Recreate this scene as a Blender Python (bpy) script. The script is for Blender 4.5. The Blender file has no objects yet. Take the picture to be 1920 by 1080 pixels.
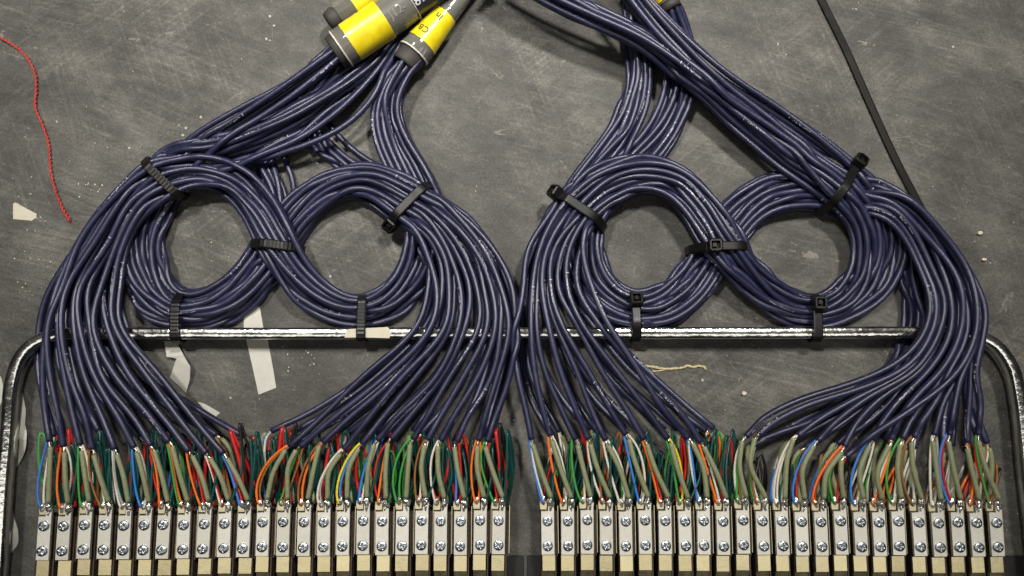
import bpy, math, random
import numpy as np
from mathutils import Vector, Matrix
from mathutils.kdtree import KDTree

random.seed(7); RNG = np.random.default_rng(7)
scene = bpy.context.scene
COL = scene.collection

# ------------------------------------------------------------------ camera
F = 1420.0                    # focal length in photo pixels (1920 wide)
DIST = 355.0                  # mm from lens to the table along the axis
TH = math.radians(6.3)        # the camera leans a little towards the top of the picture
CAM = np.array([0.0, -DIST*math.sin(TH), DIST*math.cos(TH)])
cd = bpy.data.cameras.new('camera'); cam = bpy.data.objects.new('camera', cd); COL.objects.link(cam)
cam.location = Vector(CAM*0.001); cam.rotation_euler = (TH, 0, 0)
cd.sensor_width = 36.0; cd.lens = 36.0*F/1920.0; cd.clip_start = 0.005; cd.clip_end = 50
scene.camera = cam

# ------------------------------------------------------------------ light
w = bpy.data.worlds.new('World'); scene.world = w; w.use_nodes = True
bg = w.node_tree.nodes['Background']; bg.inputs[0].default_value = (0.95, 0.97, 1.0, 1); bg.inputs[1].default_value = 0.012
def lamp(name, loc, aim, size, power, col, spread=180):
    l = bpy.data.lights.new(name, 'AREA'); l.shape = 'DISK'; l.size = size; l.energy = power; l.color = col; l.spread = math.radians(spread)
    o = bpy.data.objects.new(name, l); COL.objects.link(o); o.location = loc
    o.rotation_euler = (Vector(aim)-Vector(loc)).to_track_quat('-Z', 'Y').to_euler()
    return o
lamp('hall_lamp', (0.40, 0.66, 1.35), (0.02, 0.215, 0), 0.17, 1.36, (1.0, 0.955, 0.885), 40)
lamp('hall_lamp', (-0.46, 0.52, 1.40), (-0.06, 0.215, 0), 0.17, 1.14, (1.0, 0.955, 0.885), 40)
tl = lamp('plate_reflection_fill', (0.0, -0.38, 1.30), (0, -0.38, 0), 2.3, 3.2, (1.0, 0.97, 0.90))  # added fill, no known fixture; sized so the jack plates mirror it brightly
tl.data.shape = 'RECTANGLE'; tl.data.size_y = 0.28; tl.rotation_euler = (0, 0, 0)
scene.view_settings.view_transform = 'Standard'; scene.view_settings.look = 'None'
scene.view_settings.exposure = 0.0; scene.view_settings.gamma = 1.0
scene.view_settings.use_curve_mapping = False
scene.render.engine = 'CYCLES'
scene.cycles.max_bounces = 6; scene.cycles.transparent_max_bounces = 12
try: scene.cycles.use_denoising = True
except Exception: pass

# ------------------------------------------------------------------ where things stand (mm)
def P(u, v, z=0.0):
    """point of the place at height z (mm) seen at photo pixel (u, v)"""
    x, y = (u-960.0)/F, -(v-540.0)/F
    c, s = math.cos(TH), math.sin(TH)
    d = np.array([x, y*c + s, y*s - c])
    t = (z-CAM[2])/d[2]
    return CAM + d*t
MM = 0.001

# ------------------------------------------------------------------ materials
def mat(name):
    m = bpy.data.materials.new(name); m.use_nodes = True
    nt = m.node_tree; b = nt.nodes['Principled BSDF']
    return m, nt, b
def nd(nt, t, **kw):
    n = nt.nodes.new(t)
    for k, v in kw.items():
        if k == 'op': n.operation = v
        else: setattr(n, k, v)
    return n
def math_n(nt, op, a, b=None, clamp=False):
    n = nt.nodes.new('ShaderNodeMath'); n.operation = op; n.use_clamp = clamp
    for i, x in enumerate((a, b)):
        if x is None: continue
        if isinstance(x, (int, float)): n.inputs[i].default_value = x
        else: nt.links.new(x, n.inputs[i])
    return n.outputs[0]
def noise(nt, vec, scale, detail=4, rough=0.6):
    n = nt.nodes.new('ShaderNodeTexNoise'); n.inputs['Scale'].default_value = scale
    n.inputs['Detail'].default_value = detail; n.inputs['Roughness'].default_value = rough
    if vec is not None: nt.links.new(vec, n.inputs['Vector'])
    return n.outputs['Fac']
def ramp(nt, fac, stops):
    r = nt.nodes.new('ShaderNodeValToRGB'); nt.links.new(fac, r.inputs[0])
    e = r.color_ramp.elements
    while len(e) < len(stops): e.new(0.5)
    for i, (p, c) in enumerate(stops):
        e[i].position = p; e[i].color = (*c, 1) if len(c) == 3 else c
    return r.outputs[0]
def mixc(nt, fac, a, b, mode='MIX'):
    n = nt.nodes.new('ShaderNodeMix'); n.data_type = 'RGBA'; n.blend_type = mode
    for idx, x in ((0, fac), (6, a), (7, b)):
        if isinstance(x, (int, float)): n.inputs[idx].default_value = x
        elif isinstance(x, tuple): n.inputs[idx].default_value = (*x, 1) if len(x) == 3 else x
        else: nt.links.new(x, n.inputs[idx])
    return n.outputs[2]
def bump(nt, h, strength, dist):
    b = nt.nodes.new('ShaderNodeBump'); b.inputs['Strength'].default_value = strength; b.inputs['Distance'].default_value = dist
    nt.links.new(h, b.inputs['Height']); return b.outputs[0]
def geo_pos(nt): return nt.nodes.new('ShaderNodeNewGeometry').outputs['Position']
def mapped(nt, vec, rot=(0, 0, 0), scale=(1, 1, 1)):
    r = nt.nodes.new('ShaderNodeMapping'); nt.links.new(vec, r.inputs[0]); r.inputs['Rotation'].default_value = rot
    m = nt.nodes.new('ShaderNodeMapping'); nt.links.new(r.outputs[0], m.inputs[0]); m.inputs['Scale'].default_value = scale
    return m.outputs[0]

M = {}
def simple(key, col, rough=0.5, metal=0.0, var=0.0, vscale=400, bmp=0.0, spec=0.5, coat=0.0, tint=0.0):
    m, nt, b = mat(key)
    b.inputs['Roughness'].default_value = rough; b.inputs['Metallic'].default_value = metal
    b.inputs['Specular IOR Level'].default_value = spec; b.inputs['Coat Weight'].default_value = coat
    if var or bmp:
        p = geo_pos(nt); f = noise(nt, p, vscale, 5)
        lo = tuple(c*(1-var) for c in col); hi = tuple(min(1, c*(1+var)) for c in col)
        bc_ = ramp(nt, f, [(0.3, lo), (0.7, hi)])
        if tint:
            rnd = nt.nodes.new('ShaderNodeObjectInfo').outputs['Random']
            bc_ = mixc(nt, 1.0, bc_, ramp(nt, rnd, [(0.0, (1-tint, 1-tint*1.1, 1-tint*1.3)), (1.0, (1, 1, 1))]), 'MULTIPLY')
            st = noise(nt, p, 1100, 3, 0.7)
            bc_ = mixc(nt, math_n(nt, 'MULTIPLY', math_n(nt, 'GREATER_THAN', st, 0.68), 0.3), bc_, tuple(c*0.45 for c in col))
        nt.links.new(bc_, b.inputs['Base Color'])
        rr = nt.nodes.new('ShaderNodeMapRange'); nt.links.new(f, rr.inputs[0])
        rr.inputs[3].default_value = max(0.05, rough-0.1); rr.inputs[4].default_value = min(1, rough+0.12)
        nt.links.new(rr.outputs[0], b.inputs['Roughness'])
        if bmp: nt.links.new(bump(nt, f, bmp, 0.0004), b.inputs['Normal'])
    else:
        b.inputs['Base Color'].default_value = (*col, 1)
    M[key] = m; return m

def table_material():
    m, nt, b = mat('worn_laminate'); p = geo_pos(nt)
    big = noise(nt, p, 9, 5, 0.65)
    blot = noise(nt, mapped(nt, p, (0, 0, 0.2), (1, 1.6, 1)), 38, 6, 0.72)
    fine = noise(nt, p, 900, 3, 0.7)
    st1 = noise(nt, mapped(nt, p, (0, 0, math.radians(14)), (7, 190, 1)), 4.0, 5, 0.7)
    st2 = noise(nt, mapped(nt, p, (0, 0, math.radians(-4)), (9, 260, 1)), 3.0, 5, 0.75)
    st3 = noise(nt, mapped(nt, p, (0, 0, math.radians(48)), (10, 520, 1)), 3.0, 3, 0.7)
    patch = ramp(nt, noise(nt, p, 14, 4, 0.6), [(0.40, (0, 0, 0)), (0.62, (1, 1, 1))])
    cloud = noise(nt, mapped(nt, p, (0, 0, 0.25), (1, 1.5, 1)), 22, 7, 0.75)
    c = ramp(nt, big, [(0.3, (0.075, 0.074, 0.070)), (0.7, (0.132, 0.129, 0.121))])
    c = mixc(nt, 0.8, c, ramp(nt, cloud, [(0.32, (0.36, 0.36, 0.36)), (0.50, (0.90, 0.90, 0.89)), (0.68, (1.7, 1.68, 1.6))]), 'MULTIPLY')
    c = mixc(nt, 0.5, c, ramp(nt, blot, [(0.3, (0.55, 0.55, 0.55)), (0.55, (0.95, 0.95, 0.94)), (0.75, (1.3, 1.28, 1.2))]), 'MULTIPLY')
    c = mixc(nt, math_n(nt, 'MULTIPLY', patch, 0.4), c, ramp(nt, st1, [(0.32, (0.62, 0.62, 0.62)), (0.5, (1, 1, 1)), (0.70, (1.5, 1.48, 1.4))]), 'MULTIPLY')
    c = mixc(nt, 0.2, c, ramp(nt, st2, [(0.35, (0.72, 0.72, 0.72)), (0.62, (1.05, 1.05, 1.05)), (0.76, (1.6, 1.58, 1.5))]), 'MULTIPLY')
    c = mixc(nt, 0.4, c, ramp(nt, st3, [(0.60, (1, 1, 1)), (0.78, (1.6, 1.58, 1.5))]), 'MULTIPLY')
    c = mixc(nt, 0.6, c, ramp(nt, fine, [(0.3, (0.45, 0.45, 0.45)), (0.7, (1.5, 1.49, 1.44))]), 'MULTIPLY')
    for rot, sc_, msc in ((math.radians(13), (26, 620, 1), 11), (math.radians(24), (22, 560, 1), 17), (math.radians(-38), (30, 560, 1), 13), (math.radians(68), (30, 600, 1), 15)):
        hair = noise(nt, mapped(nt, p, (0, 0, rot), sc_), 1.0, 2, 0.5)
        msk = ramp(nt, noise(nt, p, msc, 3, 0.6), [(0.46, (0, 0, 0)), (0.60, (1, 1, 1))])
        c = mixc(nt, math_n(nt, 'MULTIPLY', msk, 0.34), c, ramp(nt, hair, [(0.36, (0.7, 0.7, 0.7)), (0.54, (1, 1, 1)), (0.72, (2.0, 1.97, 1.88))]), 'MULTIPLY')
    # thin pale scratches: level lines of a stretched noise, broken up
    for ang, sx, sy, thr, amt in ((0.23, 1.2, 34, 0.0016, 0.40), (-0.10, 1.0, 30, 0.0014, 0.32), (0.95, 1.4, 26, 0.0014, 0.30), (2.2, 1.2, 22, 0.0014, 0.26), (1.5, 1.0, 30, 0.0012, 0.22)):
        n1 = noise(nt, mapped(nt, p, (0, 0, ang), (sx, sy, 1)), 3.1, 0, 0.5)
        line = math_n(nt, 'LESS_THAN', math_n(nt, 'ABSOLUTE', math_n(nt, 'SUBTRACT', n1, 0.5)), thr*2)
        brk = math_n(nt, 'GREATER_THAN', noise(nt, p, 90, 5, 0.75), 0.57)
        f = math_n(nt, 'MULTIPLY', math_n(nt, 'MULTIPLY', line, brk), amt)
        c = mixc(nt, f, c, (0.34, 0.32, 0.27))
    vor = nt.nodes.new('ShaderNodeTexVoronoi'); vor.inputs['Scale'].default_value = 210; nt.links.new(p, vor.inputs['Vector'])
    sp = math_n(nt, 'LESS_THAN', vor.outputs['Distance'], 0.13)
    sp = math_n(nt, 'MULTIPLY', sp, math_n(nt, 'GREATER_THAN', noise(nt, p, 55, 3), 0.64))
    c = mixc(nt, math_n(nt, 'MULTIPLY', sp, 0.7), c, (0.55, 0.52, 0.45))
    nt.links.new(c, b.inputs['Base Color'])
    b.inputs['Roughness'].default_value = 0.62; b.inputs['Specular IOR Level'].default_value = 0.3
    h = math_n(nt, 'ADD', cloud, math_n(nt, 'ADD', fine, st2))
    nt.links.new(bump(nt, h, 0.35, 0.0004), b.inputs['Normal'])
    M['table'] = m

def cable_material():
    m, nt, b = mat('navy_cable_sheath')
    uv = nt.nodes.new('ShaderNodeUVMap').outputs[0]
    sep = nt.nodes.new('ShaderNodeSeparateXYZ'); nt.links.new(uv, sep.inputs[0])
    U, V = sep.outputs[0], sep.outputs[1]
    info = nt.nodes.new('ShaderNodeObjectInfo').outputs['Random']
    x = math_n(nt, 'FRACT', math_n(nt, 'ADD', math_n(nt, 'MULTIPLY', U, 1/0.050), math_n(nt, 'MULTIPLY', info, 17.3)))
    vv = math_n(nt, 'ABSOLUTE', math_n(nt, 'SUBTRACT', math_n(nt, 'FRACT', V), 0.5))
    def band(lo, hi, hw):
        a = math_n(nt, 'MULTIPLY', math_n(nt, 'GREATER_THAN', x, lo), math_n(nt, 'LESS_THAN', x, hi))
        return math_n(nt, 'MULTIPLY', a, math_n(nt, 'LESS_THAN', vv, hw))
    tick = band(0.06, 0.068, 0.085)
    comb = nt.nodes.new('ShaderNodeCombineXYZ'); nt.links.new(math_n(nt, 'MULTIPLY', U, 1500), comb.inputs[0]); nt.links.new(math_n(nt, 'MULTIPLY', V, 18), comb.inputs[1])
    nt.links.new(math_n(nt, 'MULTIPLY', info, 50), comb.inputs[2])
    glyph = math_n(nt, 'GREATER_THAN', noise(nt, comb.outputs[0], 1.0, 1), 0.53)
    txt = math_n(nt, 'MULTIPLY', band(0.10, 0.215, 0.045), glyph)
    lin = band(0.225, 0.30, 0.014)
    wear = math_n(nt, 'GREATER_THAN', noise(nt, geo_pos(nt), 700, 2), 0.42)
    mk = math_n(nt, 'MULTIPLY', math_n(nt, 'MAXIMUM', tick, math_n(nt, 'MAXIMUM', txt, lin)), wear)
    dust = noise(nt, geo_pos(nt), 260, 5, 0.7)
    c = ramp(nt, dust, [(0.3, (0.011, 0.012, 0.042)), (0.75, (0.024, 0.026, 0.072))])
    c = mixc(nt, 1.0, c, ramp(nt, info, [(0.0, (0.72, 0.72, 0.76)), (1.0, (1.18, 1.16, 1.1))]), 'MULTIPLY')
    c = mixc(nt, math_n(nt, 'MULTIPLY', mk, 0.7), c, (0.62, 0.62, 0.66))
    nt.links.new(c, b.inputs['Base Color'])
    r = nt.nodes.new('ShaderNodeMapRange'); nt.links.new(dust, r.inputs[0]); r.inputs[3].default_value = 0.29; r.inputs[4].default_value = 0.50
    nt.links.new(r.outputs[0], b.inputs['Roughness'])
    b.inputs['Specular IOR Level'].default_value = 0.6
    nt.links.new(bump(nt, noise(nt, geo_pos(nt), 420, 3), 0.22, 0.0003), b.inputs['Normal'])
    M['cable'] = m

table_material(); cable_material()
simple('plate', (0.80, 0.78, 0.71), 0.30, 0.85, 0.13, 330, 0.12, tint=0.12)
simple('brass', (0.80, 0.71, 0.44), 0.27, 0.92, 0.18, 300, 0.12, tint=0.16)
simple('lug', (0.74, 0.66, 0.44), 0.33, 0.85, 0.15, 700, 0.08)
simple('screw', (0.40, 0.43, 0.46), 0.36, 1.0, 0.12, 1500, 0.05)
simple('solder', (0.80, 0.78, 0.72), 0.30, 0.95, 0.15, 700, 0.3)
simple('black_frame', (0.012, 0.011, 0.010), 0.5, 0, 0.3, 500)
simple('brown_insulator', (0.060, 0.040, 0.028), 0.45, 0, 0.3, 500)
simple('black_nylon', (0.006, 0.006, 0.006), 0.36, 0, 0.25, 900, 0.02, 0.32)
simple('loose_nylon', (0.010, 0.009, 0.007), 0.55, 0, 0.12, 300, 0.0, 0.18)
simple('boot', (0.035, 0.031, 0.027), 0.65, 0, 0.2, 300, 0.1)
simple('olive_sleeve', (0.225, 0.245, 0.135), 0.5, 0, 0.12, 600, 0.08)
simple('yellow', (0.76, 0.60, 0.012), 0.33, 0, 0.20, 130, 0.15, 0.5, 0.25)
simple('ink', (0.02, 0.02, 0.015), 0.6)
simple('print_white', (0.55, 0.56, 0.58), 0.6, 0, 0.2, 900)
simple('print_faint', (0.20, 0.195, 0.18), 0.6, 0, 0.2, 900)
simple('sleeve_rim', (0.62, 0.60, 0.52), 0.3)  # pale colour stands in for the edge-lit brightness of the sleeve lip
simple('multicore', (0.022, 0.024, 0.034), 0.42, 0, 0.2, 300, 0.05)
simple('paper', (0.56, 0.53, 0.42), 0.7, 0, 0.05, 250, 0.05)
simple('tape', (0.52, 0.51, 0.46), 0.55, 0, 0.07, 160, 0.05)
simple('string', (0.44, 0.055, 0.045), 0.85, 0, 0.3, 1200, 0.2)
simple('crumb', (0.62, 0.56, 0.42), 0.8, 0, 0.2, 900, 0.2)
simple('fibre', (0.50, 0.44, 0.25), 0.8, 0, 0.25, 900, 0.2)
simple('drain', (0.62, 0.56, 0.46), 0.3, 1.0, 0.2, 1500, 0.2)
WIRE = dict(blue=(0.04, 0.20, 0.62), orange=(0.82, 0.16, 0.015), green=(0.05, 0.30, 0.05), brown=(0.26, 0.11, 0.03),
            white=(0.66, 0.63, 0.54), grey=(0.34, 0.34, 0.31), red=(0.48, 0.017, 0.014), yellow=(0.75, 0.60, 0.03),
            teal=(0.004, 0.055, 0.050), black=(0.008, 0.008, 0.007))
for k, c in WIRE.items(): simple('wire_'+k, c, 0.36, 0, 0.12, 700, 0.04)

def chrome_material():
    m, nt, b = mat('hammered_chrome'); p = geo_pos(nt)
    b.inputs['Metallic'].default_value = 1.0
    n1 = noise(nt, p, 520, 2, 0.5); n2 = noise(nt, p, 90, 3)
    nt.links.new(ramp(nt, n2, [(0.35, (0.70, 0.69, 0.65)), (0.65, (0.92, 0.91, 0.87))]), b.inputs['Base Color'])
    r = nt.nodes.new('ShaderNodeMapRange'); nt.links.new(n2, r.inputs[0]); r.inputs[3].default_value = 0.08; r.inputs[4].default_value = 0.26
    nt.links.new(r.outputs[0], b.inputs['Roughness'])
    nt.links.new(bump(nt, n1, 0.14, 0.0010), b.inputs['Normal'])
    M['chrome'] = m
def clear_material():
    m, nt, b = mat('clear_shrink_sleeve')
    b.inputs['Base Color'].default_value = (0.40, 0.385, 0.33, 1); b.inputs['Roughness'].default_value = 0.14
    b.inputs['Coat Weight'].default_value = 1.0; b.inputs['Coat Roughness'].default_value = 0.05
    nt.links.new(bump(nt, noise(nt, mapped(nt, geo_pos(nt), (0, 0, -0.7), (0.35, 1.6, 1)), 120, 2), 0.35, 0.002), b.inputs['Normal'])
    tr = nt.nodes.new('ShaderNodeBsdfTransparent'); tr.inputs[0].default_value = (0.93, 0.92, 0.88, 1)
    mx = nt.nodes.new('ShaderNodeMixShader'); mx.inputs[0].default_value = 0.34
    nt.links.new(tr.outputs[0], mx.inputs[1]); nt.links.new(b.outputs[0], mx.inputs[2])
    nt.links.new(mx.outputs[0], nt.nodes['Material Output'].inputs[0])
    M['clear'] = m
chrome_material(); clear_material()

# ------------------------------------------------------------------ mesh helpers (all coordinates in mm)
ORG = {}
def mesh_data(name, verts, faces, m, uvs=None, smooth=True):
    me = bpy.data.meshes.new(name)
    me.from_pydata([tuple(x) for x in (np.asarray(verts, float)*MM)], [], faces)
    me.materials.append(m)
    if smooth: me.polygons.foreach_set('use_smooth', [True]*len(me.polygons))
    if uvs is not None:
        l = me.uv_layers.new(name='UVMap')
        idx = np.empty(len(me.loops), int); me.loops.foreach_get('vertex_index', idx)
        l.data.foreach_set('uv', np.asarray(uvs, float)[idx].ravel())
    me.update(); return me
def link(name, me, parent=None, loc=None, rotz=0.0):
    o = bpy.data.objects.new(name, me); COL.objects.link(o)
    if parent is not None: o.parent = parent
    if loc is not None: o.location = Vector(np.asarray(loc)*MM)
    o.rotation_euler[2] = rotz
    return o
def thing(name, loc, label, cat, group=None, rotz=0.0):
    o = bpy.data.objects.new(name, None); COL.objects.link(o); o.empty_display_size = 0.005
    o.location = Vector(np.asarray(loc)*MM); o.rotation_euler[2] = rotz
    o['label'] = label; o['category'] = cat
    if group: o['group'] = group
    ORG[o.name] = np.asarray(loc, float)
    return o
def tag(o, label, cat, group=None, kind=None):
    if label: o['label'] = label
    if cat: o['category'] = cat
    if group: o['group'] = group
    if kind: o['kind'] = kind
    return o
def part(name, verts, faces, m, parent, uvs=None, smooth=True):
    """a mesh in world mm under a thing that stands unrotated at ORG[parent]"""
    v = np.asarray(verts, float) - ORG[parent.name]
    o = link(name, mesh_data(name, v, faces, m, uvs, smooth), parent); return o
def solo(name, verts, faces, m, base, label, cat, group=None, smooth=True):
    base = np.asarray(base, float)
    o = link(name, mesh_data(name, np.asarray(verts, float)-base, faces, m, None, smooth), None, base)
    return tag(o, label, cat, group)

def catmull(pts, step):
    """smooth curve through pts, resampled every `step` mm"""
    pts = np.asarray(pts, float)
    p = np.vstack([2*pts[0]-pts[1], pts, 2*pts[-1]-pts[-2]])
    out = []
    for i in range(1, len(p)-2):
        p0, p1, p2, p3 = p[i-1:i+3]
        t0 = 0; t1 = t0+max(1e-4, np.linalg.norm(p1-p0))**.5; t2 = t1+max(1e-4, np.linalg.norm(p2-p1))**.5; t3 = t2+max(1e-4, np.linalg.norm(p3-p2))**.5
        t = np.linspace(t1, t2, 24, endpoint=False)[:, None]
        A1 = (t1-t)/(t1-t0)*p0+(t-t0)/(t1-t0)*p1; A2 = (t2-t)/(t2-t1)*p1+(t-t1)/(t2-t1)*p2; A3 = (t3-t)/(t3-t2)*p2+(t-t2)/(t3-t2)*p3
        B1 = (t2-t)/(t2-t0)*A1+(t-t0)/(t2-t0)*A2; B2 = (t3-t)/(t3-t1)*A2+(t-t1)/(t3-t1)*A3
        out.append((t2-t)/(t2-t1)*B1+(t-t1)/(t2-t1)*B2)
    out = np.vstack(out+[pts[-1:]])
    return resample(out, step)
def resample(c, step):
    d = np.r_[0, np.cumsum(np.linalg.norm(np.diff(c, axis=0), axis=1))]
    n = max(4, int(round(d[-1]/step))+1)
    s = np.linspace(0, d[-1], n)
    return np.stack([np.interp(s, d, c[:, k]) for k in range(3)], 1)
def frames(c):
    T = np.gradient(c, axis=0); T /= np.linalg.norm(T, axis=1)[:, None]+1e-9
    n = np.cross(T[0], [0, 0, 1.0]); n = n/(np.linalg.norm(n)+1e-9) if np.linalg.norm(n) > 1e-3 else np.array([1.0, 0, 0])
    Ns = []
    for t in T:
        n = n - t*np.dot(n, t); n /= np.linalg.norm(n)+1e-9; Ns.append(n)
    Ns = np.array(Ns); return T, Ns, np.cross(T, Ns)
def tube(c, r, sides=8, cap=True, twist=None):
    """verts, faces, uvs of a tube along c; r number or per-ring array"""
    c = np.asarray(c, float); n = len(c); T, N, B = frames(c)
    r = np.full(n, r) if np.isscalar(r) else np.asarray(r)
    k = sides+1
    ang = np.linspace(0, 2*np.pi, k)
    V = c[:, None]+r[:, None, None]*(np.cos(ang)[None, :, None]*N[:, None]+np.sin(ang)[None, :, None]*B[:, None])
    s = np.r_[0, np.cumsum(np.linalg.norm(np.diff(c, axis=0), axis=1))]*MM
    tw = np.zeros(n) if twist is None else twist
    uv = np.stack([np.repeat(s, k), (ang/(2*np.pi))[None, :].repeat(n, 0).ravel()+np.repeat(tw, k)], 1)
    fs = [(i*k+j, i*k+j+1, (i+1)*k+j+1, (i+1)*k+j) for i in range(n-1) for j in range(sides)]
    V = V.reshape(-1, 3)
    if cap:
        b0 = len(V); V = np.vstack([V, c[:1], c[-1:]]); uv = np.vstack([uv, [[0, .25]], [[0, .25]]])
        fs += [(b0, j+1, j) for j in range(sides)] + [(b0+1, (n-1)*k+j, (n-1)*k+j+1) for j in range(sides)]
    return V, fs, uv
def prism(poly, z0, z1, bev=0.0):
    """extrude a ccw xy outline; optional small top chamfer"""
    poly = np.asarray(poly, float); n = len(poly)
    if bev:
        c = poly.mean(0); d = poly-c; top = poly - np.sign(d)*bev
        rings = [np.c_[poly, np.full(n, z0)], np.c_[poly, np.full(n, z1-bev)], np.c_[top, np.full(n, z1)]]
    else: rings = [np.c_[poly, np.full(n, z0)], np.c_[poly, np.full(n, z1)]]
    V = np.vstack(rings); fs = []
    for k in range(len(rings)-1):
        fs += [(k*n+i, k*n+(i+1) % n, (k+1)*n+(i+1) % n, (k+1)*n+i) for i in range(n)]
    fs.append(tuple(range((len(rings)-1)*n, len(rings)*n))); fs.append(tuple(range(n-1, -1, -1)))
    return V, fs
def rect(x0, x1, y0, y1): return [(x0, y0), (x1, y0), (x1, y1), (x0, y1)]
def join(*parts):
    V = []; Fs = []; o = 0
    for v, f in parts:
        V.append(np.asarray(v, float)); Fs += [tuple(i+o for i in q) for q in f]; o += len(v)
    return np.vstack(V), Fs

# ------------------------------------------------------------------ the table top
tb = link('table_top', mesh_data('table_top', [(-700, -600, 0), (700, -600, 0), (700, 700, 0), (-700, 700, 0), (-700, -600, -25), (700, -600, -25), (700, 700, -25), (-700, 700, -25)],
     [(0, 1, 2, 3), (7, 6, 5, 4), (0, 4, 5, 1), (1, 5, 6, 2), (2, 6, 7, 3), (3, 7, 4, 0)], M['table'], None, False))
tag(tb, 'scratched dark grey laminate table top', None, None, 'structure')

# ------------------------------------------------------------------ lacing bar
BAR0, BAR1, BARW = 5.0, 12.0, 5.3
barpx = [(-30, 1240), (-12, 1080), (0, 900), (9, 800), (16, 715), (33, 668), (62, 640), (105, 627), (170, 625), (520, 625), (960, 624), (1400, 624), (1740, 623), (1815, 625), (1868, 643), (1903, 688), (1918, 750), (1932, 880), (1955, 1080), (1970, 1240)]
bc = catmull([P(u, v, BAR1) for u, v in barpx], 2.0)
def bar_mesh(c):
    T, _, _ = frames(c); T[:, 2] = 0; T /= np.linalg.norm(T, axis=1)[:, None]
    N = np.stack([-T[:, 1], T[:, 0], np.zeros(len(T))], 1)
    h = BARW/2; b = 1.1
    prof = [(-h, BAR0+b), (-h, BAR1-b), (-h+b*.35, BAR1-b*.35), (-h+b, BAR1), (h-b, BAR1), (h-b*.35, BAR1-b*.35), (h, BAR1-b), (h, BAR0+b), (h-b, BAR0), (-h+b, BAR0)]
    k = len(prof); V = []
    for p, n in zip(c, N):
        for s, z in prof: V.append((p[0]+n[0]*s, p[1]+n[1]*s, z))
    fs = [(i*k+j, (i+1)*k+j, (i+1)*k+(j+1) % k, i*k+(j+1) % k) for i in range(len(c)-1) for j in range(k)]
    return V, fs
solo('lacing_bar', *bar_mesh(bc), M['chrome'], P(960, 624, 0), 'bright chrome cable support bar with rounded corners running behind both jack rows', 'metal bar')
BARY = np.median(bc[(np.abs(bc[:, 0]) < 150)][:, 1])

# ------------------------------------------------------------------ cable runs
R = 1.40
# bundle guides: (u, v, half width px, centre height mm, half thickness mm)
A_in = [(720, 25, 16, 15, 3), (640, 88, 22, 15, 4), (592, 118, 30, 13, 5), (530, 158, 34, 12, 4.5), (455, 205, 36, 10, 4), (372, 262, 38, 8, 3.5), (318, 318, 40, 5, 3), (283, 380, 36, 5, 3), (266, 450, 35, 5, 3),
        (280, 525, 33, 5, 3), (330, 580, 28, 5, 3), (410, 573, 30, 5, 3), (474, 522, 34, 5, 3), (518, 455, 36, 4.5, 2.8), (560, 398, 34, 5, 3), (615, 355, 32, 6, 3), (685, 338, 33, 8, 3.4), (768, 383, 46, 13, 3.2)]
B_in = [(812, 62, 9, 9, 2), (776, 106, 12, 9, 2.4), (758, 126, 16, 8.6, 3), (738, 152, 21, 8, 3.4), (718, 205, 24, 6.5, 3.2), (735, 268, 30, 5, 3), (772, 335, 36, 4.6, 2.8), (797, 400, 36, 5, 3), (795, 460, 35, 5, 3), (772, 525, 33, 5, 3),
        (728, 570, 28, 5, 3), (680, 588, 25, 5, 3), (612, 570, 30, 6, 3), (552, 515, 34, 10, 3), (517, 455, 38, 13, 2.8), (488, 392, 36, 11, 3), (440, 338, 34, 9, 3), (380, 318, 34, 8.5, 3), (330, 326, 38, 11, 3), (303, 333, 46, 13.5, 3)]
C_tail = [(1088, 380, 40, 5, 3), (1084, 450, 38, 5, 3), (1100, 520, 34, 5, 3), (1138, 567, 30, 5, 3), (1190, 586, 27, 5, 3), (1258, 573, 30, 5, 3), (1308, 525, 34, 5, 3), (1345, 460, 36, 4.5, 2.8),
          (1383, 402, 34, 5, 3), (1430, 368, 32, 5, 3), (1500, 357, 32, 5, 3), (1578, 362, 34, 4.6, 2.8)]
C1_in = [(1215, -70, 22, 11, 3), (1193, 10, 24, 9, 3), (1198, 80, 24, 7, 3), (1203, 150, 24, 6, 3), (1187, 215, 26, 5, 3), (1145, 290, 34, 5, 3)] + C_tail
C2_in = [(1232, -30, 6, 12, 2), (1258, 14, 12, 12, 2.4), (1266, 40, 18, 9, 3), (1274, 80, 26, 6, 3), (1277, 150, 30, 5.4, 3), (1252, 225, 30, 5, 3), (1195, 300, 34, 5, 3)] + C_tail
D_tail = [(1580, 347, 46, 13, 3.2), (1632, 405, 44, 11, 3), (1650, 470, 52, 9, 3), (1632, 530, 46, 7, 3), (1588, 572, 34, 6, 3), (1530, 592, 26, 6, 3), (1455, 574, 29, 7, 3), (1397, 522, 33, 10, 3),
          (1346, 458, 40, 13, 2.8), (1308, 390, 37, 11, 3), (1262, 340, 36, 9, 3), (1200, 328, 38, 8.5, 3), (1135, 350, 40, 11, 3), (1085, 393, 48, 13.5, 3)]
D1_in = [(1146, -90, 22, 22, 4), (1190, -8, 22, 21, 4), (1266, 85, 30, 18, 4), (1345, 162, 34, 16, 3.6), (1440, 232, 40, 13, 3.2), (1520, 295, 44, 13, 3)] + D_tail
D2_in = [(930, -75, 24, 24, 3), (1010, -20, 24, 23, 3), (1110, 32, 24, 22, 3), (1205, 75, 20, 20, 3), (1292, 140, 20, 17, 3), (1390, 220, 32, 13.5, 3), (1500, 298, 44, 12.5, 3)] + D_tail
A2_in = [(790, 20, 0, 4, 0), (752, 80, 0, 6, 0), (726, 135, 0, 10, 0), (700, 185, 0, 13, 0), (655, 232, 0, 13, 0), (580, 270, 0, 13, 0), (490, 296, 0, 11, 0), (400, 318, 0, 7, 0)] + A_in[6:]
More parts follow.
